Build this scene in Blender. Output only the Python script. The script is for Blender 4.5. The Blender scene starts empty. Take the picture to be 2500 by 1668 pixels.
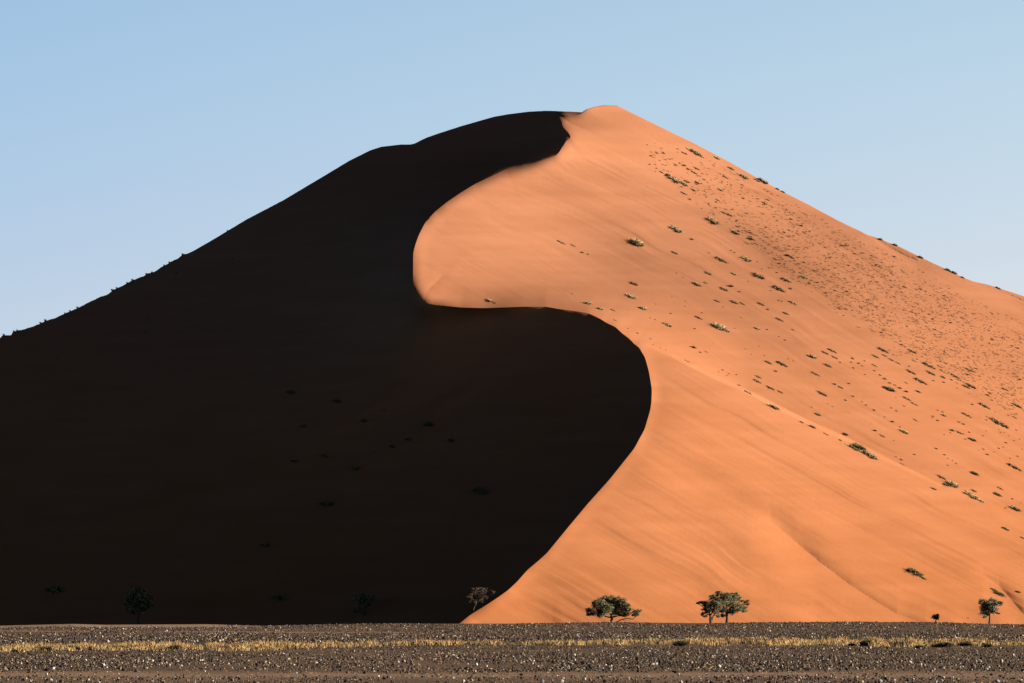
import bpy, math, random
import numpy as np
random.seed(7); RNG = np.random.default_rng(7)
# ---------------------------------------------------------------- camera, sky, sun, exposure
scene = bpy.context.scene
EXPOSURE = 1.75; SKY_STRENGTH = 0.06; SUN_STRENGTH = 5.0
SUN_AZ, SUN_EL = 3.0, 12.0      # degrees: azimuth towards the camera from due right, elevation
cam = bpy.data.cameras.new('camera'); camo = bpy.data.objects.new('camera', cam)
scene.collection.objects.link(camo); scene.camera = camo
cam.sensor_width = 36.0; cam.lens = 13900.0/2500.0*36.0; cam.shift_y = (1498.0-834.0)/2500.0
cam.clip_start = 1.0; cam.clip_end = 60000.0
camo.location = (0, 0, 1.6); camo.rotation_euler = (math.radians(90), 0, 0)
world = bpy.data.worlds.new("World"); scene.world = world; world.use_nodes = True
wn = world.node_tree; sky = wn.nodes.new('ShaderNodeTexSky'); sky.sky_type = 'NISHITA'; sky.sun_disc = False
sky.sun_elevation = math.radians(SUN_EL); sky.sun_rotation = math.radians(90+SUN_AZ)
sky.altitude = 900; sky.air_density = .72; sky.dust_density = 0.0; sky.ozone_density = .8
# sky dimmed steeply above the low horizon band, added to deepen the dune's shade
_tc = wn.nodes.new('ShaderNodeTexCoord'); _sp = wn.nodes.new('ShaderNodeSeparateXYZ'); wn.links.new(_tc.outputs['Generated'], _sp.inputs[0])
_rp = wn.nodes.new('ShaderNodeValToRGB'); _rp.color_ramp.interpolation = 'EASE'; wn.links.new(_sp.outputs[2], _rp.inputs[0])
_rp.color_ramp.elements[0].position = .045; _rp.color_ramp.elements[0].color = (.76, .70, .84, 1)
_rp.color_ramp.elements[1].position = .20; _rp.color_ramp.elements[1].color = (.05, .055, .09, 1)
_el = _rp.color_ramp.elements.new(.109); _el.color = (.80, .82, .895, 1)
# side away from the sun dimmed and blued to deepen shade, sun side brightened
_mr = wn.nodes.new('ShaderNodeMapRange'); _mr.interpolation_type = 'SMOOTHSTEP'; wn.links.new(_sp.outputs[0], _mr.inputs[0])
_mr.inputs[1].default_value = -.6; _mr.inputs[2].default_value = .35
_az = wn.nodes.new('ShaderNodeMix'); _az.data_type = 'RGBA'; wn.links.new(_mr.outputs[0], _az.inputs[0])
_az.inputs[6].default_value = (.27, .545, .82, 1); _az.inputs[7].default_value = (1.40, 1.18, .98, 1)
_vm = wn.nodes.new('ShaderNodeVectorMath'); _vm.operation = 'MULTIPLY'; wn.links.new(_rp.outputs[0], _vm.inputs[0]); wn.links.new(_az.outputs[2], _vm.inputs[1])
_mx = wn.nodes.new('ShaderNodeMix'); _mx.data_type = 'RGBA'; _mx.blend_type = 'MULTIPLY'; _mx.inputs[0].default_value = 1
wn.links.new(sky.outputs[0], _mx.inputs[6]); wn.links.new(_vm.outputs[0], _mx.inputs[7])
wn.links.new(_mx.outputs[2], wn.nodes['Background'].inputs[0]); wn.nodes['Background'].inputs[1].default_value = SKY_STRENGTH
sl = bpy.data.lights.new('sun', 'SUN'); sl.energy = SUN_STRENGTH; sl.angle = math.radians(0.5); sl.color = (1.0, 0.90, 0.78)
so = bpy.data.objects.new('sun', sl); scene.collection.objects.link(so)
from mathutils import Vector
_a = math.radians(SUN_AZ); _e = math.radians(SUN_EL)
_s = Vector((math.cos(_e)*math.cos(_a), -math.cos(_e)*math.sin(_a), math.sin(_e)))
so.rotation_euler = _s.to_track_quat('Z', 'Y').to_euler(); so.location = (400, 300, 300)
scene.view_settings.view_transform = 'Standard'; scene.view_settings.look = 'None'
scene.view_settings.exposure = EXPOSURE; scene.view_settings.gamma = 1.0
scene.cycles.max_bounces = 4; scene.cycles.diffuse_bounces = 0
# ---------------------------------------------------------------- terrain field
F = 13900.0; CU = 1250.0; HV = 1498.0; CH = 1.6     # focal length in px, principal column, horizon row, eye height
CREST = [(1040,1590),(1125,1520),(1149,1501),(1185,1479),(1213,1460.6),(1240,1441.5),(1262,1421),(1287,1392.5),
 (1315,1369),(1336,1350),(1383,1292.5),(1436,1229),(1489,1170),(1548,1096),(1574,1048),(1588,1000),(1590.5,980),
 (1591.6,951.7),(1588,929),(1584,906),(1578,884),(1574,871),(1564,855.6),(1560,848),(1548,840),(1536.5,827),(1519,814),
 (1502,798),(1479,787.6),(1464.8,778),(1436,764.6),(1400,759),(1367,755),(1333,749),(1275.5,749),(1214,751.3),(1184,752.3),
 (1164.6,752),(1126,750.8),(1057,744),(1030.6,737.7),(1017,724),(1010.7,705),(1008.4,674.5),(1009,617),(1014.5,596),
 (1023,573),(1038,544),(1061,518),(1092,493),(1126,470),(1160.7,448.8),(1199,431),(1237,413),(1285,402),(1296.6,400),
 (1333,388),(1357.8,380),(1367,370),(1370.5,362.6),(1379,351),(1382.7,342.4),(1395,337.8),(1391,328),(1384.6,320.5),
 (1373,309),(1373,300),(1365.5,286),(1357.8,275),(1366,278),(1375,280.5),(1392,283),(1410,282),(1421,277),(1431.6,267),(1445,180)]
CKEY = [(1040,1590,825),(1125,1520,832),(1588,1000,884),(1560,848,899),(1436,764.6,917),(1214,751,926),(1057,744,935),
 (1030.6,737.7,938),(1009,617,955),(1333,388,984),(1395,337.8,987),(1357.8,275,990),(1392,283,990),(1431.6,267,995),(1445,180,1010)]
SKY = [(-1700,1500),(-900,1190),(-300,965),(0,826),(5,820),(15,818),(27,818),(31,811),(51,806),(84,796),(97,790),(122.5,779.6),(138,775.7),
 (156,767),(179,756.6),(217,738.7),(242.5,726),(264,718),(276,708),(294,700),(306,694),(327,682.5),(352,673.6),(357,668.5),
 (373,666),(393,653),(419,638),(434,631.5),(445.5,621),(457,620),(477,610),(526,581.7),(600,537),(691.5,489),(798,425.5),
 (851,393.6),(904,367),(931,358.5),(979,353),(1000,353),(1011.5,351),(1029,342),(1042,336),(1076.5,324),(1126,308),(1168,296),
 (1207,285),(1245,278.5),(1291,272.7),(1329,270.8),(1358,271.2),(1421,274),(1431.6,267),(1451.6,261),(1474.5,256.6),(1507,258),
 (1536,272.7),(1700,353),(1746.8,377.5),(1787,399),(1850,434.9),(1870,446),(1893,458),(1922,473.6),(1973.5,499.4),(2045,538),
 (2100,564.5),(2120,574.7),(2141,580.6),(2151,584),(2168,591.7),(2188.5,598.5),(2219,613.8),(2248,628),(2280,643.6),
 (2307.6,656),(2330,665.7),(2338,671.7),(2355,679),(2375.7,687),(2415,696),(2440,704),(2466,712.5),(2500,723.6),
 (2900,880),(3500,1130),(4300,1500)]
CREST = np.array(CREST, float); SKY = np.array(SKY, float)
# smooth the traced polylines slightly (Chaikin) so that they bend like sand
def chaikin(P, n=1):
    for _ in range(n):
        a = P[:-1]*.8+P[1:]*.2; b = P[:-1]*.2+P[1:]*.8
        P = np.vstack([P[:1], np.stack([a, b], 1).reshape(-1, 2), P[-1:]])
    return P
def crest_depth():
    s = np.r_[0, np.cumsum(np.hypot(*np.diff(CREST, axis=0).T))]
    ks = []; ky = []
    for (u, v, Y) in CKEY:
        i = np.argmin((CREST[:, 0]-u)**2+(CREST[:, 1]-v)**2); ks.append(s[i]); ky.append(Y)
    return s, np.interp(s, ks, ky)
CS, CY = crest_depth()
def smooth_crest():
    n = int(CS[-1]/7); t = np.linspace(0, CS[-1], n*7)
    U = np.interp(t, CS, CREST[:, 0]); V = np.interp(t, CS, CREST[:, 1]); Y = np.interp(t, CS, CY)
    def g(a, s):
        r = int(3*s); k = np.exp(-.5*(np.arange(-r, r+1)/s)**2); k /= k.sum(); return np.convolve(np.pad(a, r, mode='reflect', reflect_type='odd'), k, 'valid')
    U, V, Y = g(U, 3.5), g(V, 3.5), g(Y, 12)
    P = np.stack([U, V], 1)[::7]; d = np.r_[0, np.cumsum(np.hypot(*np.diff(P, axis=0).T))]
    return P, d, Y[::7]
CREST, CS, CY = smooth_crest()

def hash2(ix, iy, seed):
    h = (ix.astype(np.int64)*374761393+iy.astype(np.int64)*668265263+seed*974634777) & 0xffffffff
    h = ((h ^ (h >> 13))*1274126177) & 0xffffffff
    return ((h ^ (h >> 16)) & 0xffff)/65535.0*2-1
def vnoise(x, y, seed=0):
    x0 = np.floor(x); y0 = np.floor(y); fx = x-x0; fy = y-y0
    fx = fx**3*(fx*(fx*6-15)+10); fy = fy**3*(fy*(fy*6-15)+10)
    a = hash2(x0, y0, seed); b = hash2(x0+1, y0, seed); c = hash2(x0, y0+1, seed); d = hash2(x0+1, y0+1, seed)
    return (a*(1-fx)+b*fx)*(1-fy)+(c*(1-fx)+d*fx)*fy
def sst(a, b, x):
    t = np.clip((x-a)/(b-a), 0, 1); return t*t*(3-2*t)

def inside_dark(u, v):
    """True left of / under the knife-edge crest (the face turned from the sun)."""
    P = np.vstack([CREST, [(1300, 100), (-9000, 100), (-9000, 1700), (1000, 1700)]])
    ins = np.zeros(u.shape, bool)
    for (x1, y1), (x2, y2) in zip(P, np.roll(P, -1, 0)):
        if y1 == y2: continue
        c = ((y1 > v) != (y2 > v)) & (u < (x2-x1)*(v-y1)/(y2-y1)+x1)
        ins ^= c
    return ins
def poly_dist(u, v, P, reach=330., tile=60.):
    """distance to the crest polyline (worked out tile by tile; beyond reach it is just 'far')"""
    sh = u.shape; u = u.ravel(); v = v.ravel(); best = np.full(u.shape, reach)
    tu = np.floor(u/tile).astype(int); tv = np.floor(v/tile).astype(int); key = tu*100000+tv
    o = np.argsort(key, kind='stable'); ks = key[o]; st = np.flatnonzero(np.r_[True, ks[1:] != ks[:-1]]); en = np.r_[st[1:], len(ks)]
    A = P[:-1]; D = P[1:]-A; l2 = (D**2).sum(1)
    for a, b in zip(st, en):
        i = o[a:b]; cx = (tu[i[0]]+.5)*tile; cy = (tv[i[0]]+.5)*tile
        near = np.hypot(A[:, 0]-cx, A[:, 1]-cy); m = near < min(reach, near.min()+tile*1.6)+10
        if near.min() > reach: continue
        x = u[i][:, None]-A[m, 0]; y = v[i][:, None]-A[m, 1]; dx, dy = D[m, 0], D[m, 1]
        t = np.clip((x*dx+y*dy)/l2[m], 0, 1); best[i] = np.minimum(np.hypot(x-t*dx, y-t*dy).min(1), reach)
    return best.reshape(sh), None
BL, BR, LL = 0.85, 0.95, 130.0
def beta(u, v, raw=False):
    d, _ = poly_dist(u, v, CREST); ins = inside_dark(u, v)
    b = np.where(ins, BL, BR)*(960/F)*LL*(1-np.exp(-d/LL))*(1+HB*np.exp(-((u-1220)/210)**2-((v-745)/150)**2)-.6*np.exp(-((u-1360)/110)**2-((v-290)/70)**2)-.7*np.exp(-((u-1290)/125)**2-((v-392)/50)**2))*(1-.92*np.exp(-((u-1035)/60)**2-((v-715)/60)**2))
    if not raw:
        w = np.exp(-(d/75)**2); b = w*b+(1-w)*cubic(BB, u, v)
    return b, ins
def targets(u, v, ins):
    k = np.where(ins, -KL, KR); m = np.where(ins, ML, MR)
    h = np.exp(-((u-1180)/260)**2-((v-720)/150)**2)
    k = k*(1-h)+h*-.30; m = m*(1-h)+h*np.where(ins, 1.2, 4.6)
    return k*960/F, -m*960/F
KL, ML, KR, MR = 1.12, 2.25, .30, 1.95
HB = 1.7
def blur(A, s):
    n = int(3*s)+1; k = np.exp(-.5*(np.arange(-n, n+1)/s)**2); k /= k.sum()
    P = np.pad(A, n, mode='reflect', reflect_type='odd')
    P = sum(k[i]*P[i:i+A.shape[0], :] for i in range(2*n+1)); return sum(k[i]*P[:, i:i+A.shape[1]] for i in range(2*n+1))
STEP = 8
AU = np.arange(-1800, 4400+STEP, STEP, dtype=float); AV = np.arange(180, 1620+STEP, STEP, dtype=float)
def cubic(G, u, v):
    s = STEP
    x = np.clip((u-AU[0])/s, 1, len(AU)-3.001); y = np.clip((v-AV[0])/s, 1, len(AV)-3.001)
    x0 = np.floor(x).astype(int); y0 = np.floor(y).astype(int); fx = x-x0; fy = y-y0
    def w(t): return [(-t**3+3*t*t-3*t+1)/6, (3*t**3-6*t*t+4)/6, (-3*t**3+3*t*t+3*t+1)/6, t**3/6]
    wx = w(fx); wy = w(fy); r = 0
    for j in range(4):
        for i in range(4): r = r+wy[j]*wx[i]*G[y0+j-1, x0+i-1]
    return r
BB = blur(beta(*np.meshgrid(AU, AV), raw=True)[0], 6)
def sun_vec():
    a = math.radians(SUN_AZ); e = math.radians(SUN_EL)
    return np.array([math.cos(e)*math.cos(a), -math.cos(e)*math.sin(a), math.sin(e)])
WC = .04
def solve_A(iters=13):
    """fit a smooth sand surface whose lit and shaded faces meet along the crest"""
    step = STEP; U, V = np.meshgrid(AU, AV); b, ins = beta(U, V)
    W = np.zeros(U.shape); T = np.zeros(U.shape); K, M = targets(U, V, ins)
    for i in range(len(CREST)-1):
        n = max(2, int((CS[i+1]-CS[i])/2))
        for t in np.linspace(0, 1, n):
            u, v = CREST[i]*(1-t)+CREST[i+1]*t; Y = CY[i]*(1-t)+CY[i+1]*t
            a = int(round((v-AV[0])/step)); c = int(round((u-AU[0])/step))
            if 0 <= a < len(AV) and 0 <= c < len(AU):
                W[a, c] += WC; T[a, c] += WC*(Y+K[a, c]*(AU[c]-u)+M[a, c]*(AV[a]-v)-b[a, c])
    def op(A):
        r = W*A; du = np.diff(A, axis=1); dv = np.diff(A, axis=0)
        r[:, 1:] += du; r[:, :-1] -= du; r[1:] += dv; r[:-1] -= dv
        return r
    dc = poly_dist(U, V, CREST)[0]
    want = np.where(ins, -.18-.14*np.exp(-dc/40)-.15*np.exp(-((U-1290)/90)**2-((V-365)/60)**2), .42+.22*np.exp(-((U-1270)/300)**2-((V-620)/140)**2)+.10*np.exp(-((U-1780)/280)**2-((V-560)/150)**2)+.05*sst(1900, 2300, U)*sst(1100, 800, V)-.10*np.exp(-((U-1350)/200)**2-((V-1440)/90)**2)); sv = sun_vec(); A = np.full(U.shape, 950.0)
    for k in range(iters):
        tu = (K[:, 1:]+K[:, :-1])/2*step-np.diff(b, axis=1); tv = (M[1:]+M[:-1])/2*step-np.diff(b, axis=0)
        rhs = T.copy(); rhs[:, 1:] += tu; rhs[:, :-1] -= tu; rhs[1:] += tv; rhs[:-1] -= tv
        r = rhs-op(A); p = r.copy(); rs = (r*r).sum()
        for it in range(900 if k == 0 else 250):
            q = op(p); al = rs/(p*q).sum(); A += al*p; r -= al*q; rn = (r*r).sum()
            if rn < 1e-3: break
            p = r+rn/rs*p; rs = rn
        Y = A+b; P = np.stack([(U-CU)*Y/F, Y, CH+(HV-V)*Y/F], -1)
        n = np.cross(np.gradient(P, axis=1), np.gradient(P, axis=0)); n /= np.linalg.norm(n, axis=-1, keepdims=True)
        n *= -np.sign(n[..., 1:2]); d = (n*sv).sum(-1)
        cap = np.where(ins, np.minimum(want-d, 0)*(1+1.3*np.exp(-dc/50)*(np.exp(-((U-1275)/115)**2-((V-385)/60)**2)+np.exp(-((U-1290)/230)**4-((V-765)/50)**2)*1.6)), np.clip(want-d, -.3, .4)*(1.15+.8*np.exp(-dc/50)))
        if k < iters-1: K = K+blur(cap, 1.6)/.42*.8*960/F
    w = np.exp(-((U-1280)/270)**4-((V-760)/70)**2)
    return blur(A, 1.3)*(1-w)+blur(A, 1.8)*w
AA = solve_A()
def sampA(u, v): return cubic(AA, u, v)
LOBE = np.array([(1556,838),(1640,872),(1702,904),(1765,933),(1830,963),(1900,998),(1968,1032),(2050,1068),(2130,1108),(2300,1190)], float)
# folds: polyline, depth amplitude in metres, soft width on the upper and on the lower side, in px
FOLDS = [([(1880,1270),(2000,1370),(2080,1430),(2140,1468),(2190,1497),(2260,1520)], 1.7, 34, 120),
 ([(1990,1235),(2100,1290),(2250,1375),(2330,1420),(2400,1462)], .75, 34, 90),
 ([(2400,1400),(2440,1430),(2475,1470),(2500,1500)], 1.2, 20, 60),
 ([(1190,1477),(1230,1479),(1280,1486),(1320,1498),(1350,1515),(1370,1535)], .65, 34, 60),
 ([(2135,578),(2160,596),(2200,618),(2240,636)], .9, 8, 30),
 ([(2390,694),(2420,706),(2470,722),(2520,742)], .7, 8, 25),
 ([(1600,1100),(1750,1190),(1950,1300)], .32, 45, 90),
 ([(1480,1190),(1600,1250),(1800,1370),(1900,1440)], .34, 50, 90),
 ([(1400,1270),(1550,1345),(1700,1440),(1760,1500)], .32, 45, 80),
 ([(1010,630),(1100,690),(1230,735),(1300,748)], .20, 28, 60),
 ([(1040,560),(1160,650),(1330,715),(1420,740)], .22, 40, 70),
 ([(1120,500),(1300,600),(1500,690),(1700,800)], .22, 45, 90),
 ([(1390,345),(1520,425),(1700,520),(1900,640)], .26, 26, 60)]
def depth(u, v):
    u = np.asarray(u, float); v = np.asarray(v, float)
    b, ins = beta(u, v)
    Y = sampA(u, v)+b
    # the front lobe's shoulder: a hollow terrace lies behind it
    ve = np.interp(u, LOBE[:, 0], LOBE[:, 1]); d = ve-v
    J = 4.8*sst(1530, 1830, u)*(1-sst(1840, 2420, u))
    Y = Y+np.where(u > 1540, J*(sst(-2, 9, d)*np.exp(-np.maximum(d, 0)/170.)-.06*np.exp(-np.maximum(-d, 0)/40)*(d < 0)), 0)
    lit = ~ins
    cd, _ = poly_dist(u, v, CREST); fade = 1-np.exp(-cd/60)
    # wind streaks running down the sunlit slope
    th = math.radians(28); q = (v*math.cos(th)-u*math.sin(th)); p = (u*math.cos(th)+v*math.sin(th))
    q = q+18*vnoise(p/260, q/200, 5)+6*vnoise(p/90, q/70, 6)
    n = .24*vnoise(p/480, q/60, 1)+.12*vnoise(p/340, q/27, 2)+.058*vnoise(p/240, q/12, 3)+.027*vnoise(p/150, q/5.5, 4)+.006*vnoise(p/9, q/5, 14)
    Y = Y+np.where(lit, n*fade*1.15, 0)
    q2 = v*math.cos(th)+u*math.sin(th)+14*vnoise(u/180, v/160, 10); p2 = u*math.cos(th)-v*math.sin(th)
    n2 = .7*vnoise(p2/300, q2/62, 7)+.30*vnoise(p2/170, q2/26, 8)+.10*vnoise(p2/80, q2/11, 9)
    Y = Y+np.where(lit, 0, n2*fade*.55*(1-np.exp(-cd/150)))
    for pl, a, w1, w2 in FOLDS:
        pl = np.array(pl, float); m = (u > pl[0, 0]-150) & (u < pl[-1, 0]+150)
        if not m.any(): continue
        um = u[m] if u.shape else u; vm = v[m] if u.shape else v
        vl = np.interp(um, pl[:, 0], pl[:, 1]); dd = vl-vm
        g = np.where(dd > 0, np.exp(-np.sqrt(dd*dd+4)/w1), np.exp(-(dd/w2)**2/2))*1.0
        e = sst(pl[0, 0]-60, pl[0, 0]+120, um)*(1-sst(pl[-1, 0]-60, pl[-1, 0]+80, um))
        if u.shape: Y[m] += np.where(lit[m], a*g*e*fade[m], 0)
        elif lit: Y = Y+a*g*e*fade
    return Y
def point(u, v):
    """world point of the dune surface seen at photo position (u, v)"""
    Y = depth(np.atleast_1d(np.float64(u)), np.atleast_1d(np.float64(v)))
    return np.stack([(np.atleast_1d(u)-CU)*Y/F, Y, CH+(HV-np.atleast_1d(v))*Y/F], -1)
# ---------------------------------------------------------------- helpers
def link(o): scene.collection.objects.link(o); return o
def np_mesh(name, V, Fq, smooth=False, col=None):
    """V (n,3), Fq (m,k) faces of equal size"""
    me = bpy.data.meshes.new(name); V = np.asarray(V, dtype=np.float32); Fq = np.asarray(Fq, dtype=np.int32)
    m, k = Fq.shape
    me.vertices.add(len(V)); me.vertices.foreach_set('co', V.ravel())
    me.loops.add(m*k); me.loops.foreach_set('vertex_index', Fq.ravel())
    me.polygons.add(m); me.polygons.foreach_set('loop_start', np.arange(0, m*k, k, dtype=np.int32))
    me.polygons.foreach_set('loop_total', np.full(m, k, dtype=np.int32))
    me.polygons.foreach_set('use_smooth', np.full(m, smooth))
    me.update(calc_edges=True)
    if col is not None:
        a = me.color_attributes.new('tint', 'FLOAT_COLOR', 'POINT')
        c = np.ones((len(V), 4), dtype=np.float32); c[:, :3] = col; a.data.foreach_set('color', c.ravel())
    return me
def grid_faces(nr, nc):
    i = (np.arange(nr-1)[:, None]*nc+np.arange(nc-1)[None, :]).ravel()
    return np.stack([i, i+1, i+nc+1, i+nc], 1)
def obj(name, me, mat=None, parent=None):
    o = bpy.data.objects.new(name, me); link(o)
    if mat is not None and me is not None and len(me.materials) == 0: me.materials.append(mat)
    if parent is not None: o.parent = parent
    return o
def tag(o, label=None, cat=None, group=None, kind=None):
    if label: o['label'] = label
    if cat: o['category'] = cat
    if group: o['group'] = group
    if kind: o['kind'] = kind
    return o
def at(u, v, Y): return Vector(((u-CU)*Y/F, Y, CH+(HV-v)*Y/F))

# ---------------------------------------------------------------- materials
def mat(name, rough=.9, spec=.1):
    m = bpy.data.materials.new(name); m.use_nodes = True; nt = m.node_tree; b = nt.nodes['Principled BSDF']
    b.inputs['Roughness'].default_value = rough; b.inputs['Specular IOR Level'].default_value = spec
    return m, nt, b
def noise(nt, vec, scale, detail=3, rough=.5):
    n = nt.nodes.new('ShaderNodeTexNoise'); n.inputs['Scale'].default_value = scale; n.inputs['Detail'].default_value = detail
    n.inputs['Roughness'].default_value = rough; nt.links.new(vec, n.inputs['Vector']); return n
def ramp(nt, fac, stops):
    r = nt.nodes.new('ShaderNodeValToRGB'); e = r.color_ramp.elements
    e[0].position, e[0].color = stops[0][0], (*stops[0][1], 1); e[1].position, e[1].color = stops[-1][0], (*stops[-1][1], 1)
    for p, c in stops[1:-1]: x = e.new(p); x.color = (*c, 1)
    nt.links.new(fac, r.inputs[0]); return r
def mixc(nt, fac, a, b, mode='MIX'):
    m = nt.nodes.new('ShaderNodeMix'); m.data_type = 'RGBA'; m.blend_type = mode
    if isinstance(fac, float): m.inputs[0].default_value = fac
    else: nt.links.new(fac, m.inputs[0])
    for s, x in ((6, a), (7, b)):
        if isinstance(x, tuple): m.inputs[s].default_value = (*x, 1)
        else: nt.links.new(x, m.inputs[s])
    return m.outputs[2]
def mapping(nt, vec, scale, rot=(0, 0, 0)):
    m = nt.nodes.new('ShaderNodeMapping'); m.inputs['Scale'].default_value = scale; m.inputs['Rotation'].default_value = rot
    nt.links.new(vec, m.inputs[0]); return m.outputs[0]

def sand_material():
    m, nt, b = mat('red_sand', .95, .05); geo = nt.nodes.new('ShaderNodeNewGeometry'); pos = geo.outputs['Position']
    sep = nt.nodes.new('ShaderNodeSeparateXYZ'); nt.links.new(pos, sep.inputs[0])
    big = noise(nt, mapping(nt, pos, (.02, .02, .03)), 1.0, 3)
    st = noise(nt, mapping(nt, pos, (.05, .05, .55), (0, math.radians(28), 0)), 1.0, 4)
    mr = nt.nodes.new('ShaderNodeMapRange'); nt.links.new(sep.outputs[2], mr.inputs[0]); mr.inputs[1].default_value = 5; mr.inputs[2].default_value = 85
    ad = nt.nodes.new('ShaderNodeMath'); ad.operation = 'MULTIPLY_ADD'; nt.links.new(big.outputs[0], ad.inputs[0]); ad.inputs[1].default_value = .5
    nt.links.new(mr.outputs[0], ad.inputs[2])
    # orange at the foot, paler and pinker upward: haze painted into the sand colour
    c = ramp(nt, ad.outputs[0], [(.15, SAND_LOW), (1.1, SAND_TOP_HAZED)]).outputs[0]
    k = ramp(nt, st.outputs[0], [(.3, (.93, .91, .88)), (.7, (1.05, 1.06, 1.08))]).outputs[0]
    c = mixc(nt, 1.0, c, k, 'MULTIPLY')
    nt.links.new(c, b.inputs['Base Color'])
    bp = nt.nodes.new('ShaderNodeBump'); bp.inputs['Strength'].default_value = .25; bp.inputs['Distance'].default_value = .05
    rn = noise(nt, mapping(nt, pos, (1.2, 1.2, 5.0), (0, math.radians(20), 0)), 1.0, 5, .6); nt.links.new(rn.outputs[0], bp.inputs['Height'])
    nt.links.new(bp.outputs[0], b.inputs['Normal'])
    return m
SAND_LOW = (.328, .118, .043); SAND_TOP_HAZED = (.330, .138, .070)
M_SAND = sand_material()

def ground_material():
    m, nt, b = mat('gravel_plain_soil', .95, .05); geo = nt.nodes.new('ShaderNodeNewGeometry'); pos = geo.outputs['Position']
    a = noise(nt, mapping(nt, pos, (.06, .02, .1)), 1.0, 3); f = noise(nt, pos, 5.0, 5, .7)
    c = ramp(nt, a.outputs[0], [(.35, (.10, .066, .043)), (.65, (.15, .098, .060))]).outputs[0]
    k = ramp(nt, f.outputs[0], [(.35, (.5, .5, .55)), (.6, (1.1, 1.05, 1.0))]).outputs[0]
    at_ = nt.nodes.new('ShaderNodeAttribute'); at_.attribute_name = 'tint'
    c = mixc(nt, at_.outputs['Fac'], mixc(nt, 1.0, c, k, 'MULTIPLY'), (.25, .160, .102))
    nt.links.new(c, b.inputs['Base Color'])
    bp = nt.nodes.new('ShaderNodeBump'); bp.inputs['Strength'].default_value = .5; bp.inputs['Distance'].default_value = .04
    nt.links.new(f.outputs[0], bp.inputs['Height']); nt.links.new(bp.outputs[0], b.inputs['Normal'])
    return m
M_GROUND = ground_material()
def tint_material(name, rough=.8, spec=.2, nscale=8., amount=.35):
    m, nt, b = mat(name, rough, spec); a = nt.nodes.new('ShaderNodeAttribute'); a.attribute_name = 'tint'
    geo = nt.nodes.new('ShaderNodeNewGeometry'); n = noise(nt, geo.outputs['Position'], nscale, 2)
    k = ramp(nt, n.outputs[0], [(.3, (1-amount,)*3), (.7, (1+amount,)*3)]).outputs[0]
    nt.links.new(mixc(nt, 1.0, a.outputs['Color'], k, 'MULTIPLY'), b.inputs['Base Color']); return m
M_STONE = tint_material('desert_stone', .85, .12)
M_BLADE = tint_material('dry_plant', .8, .15, 4., .2)
M_LEAF = tint_material('acacia_leaves', .7, .2, 1.5, .3)
def bark_material():
    m, nt, b = mat('acacia_bark', .9, .1); geo = nt.nodes.new('ShaderNodeNewGeometry')
    n = noise(nt, mapping(nt, geo.outputs['Position'], (8, 8, 2)), 1.0, 4)
    nt.links.new(ramp(nt, n.outputs[0], [(.3, (.035, .025, .02)), (.7, (.10, .07, .055))]).outputs[0], b.inputs['Base Color']); return m
M_BARK = bark_material()

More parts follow.
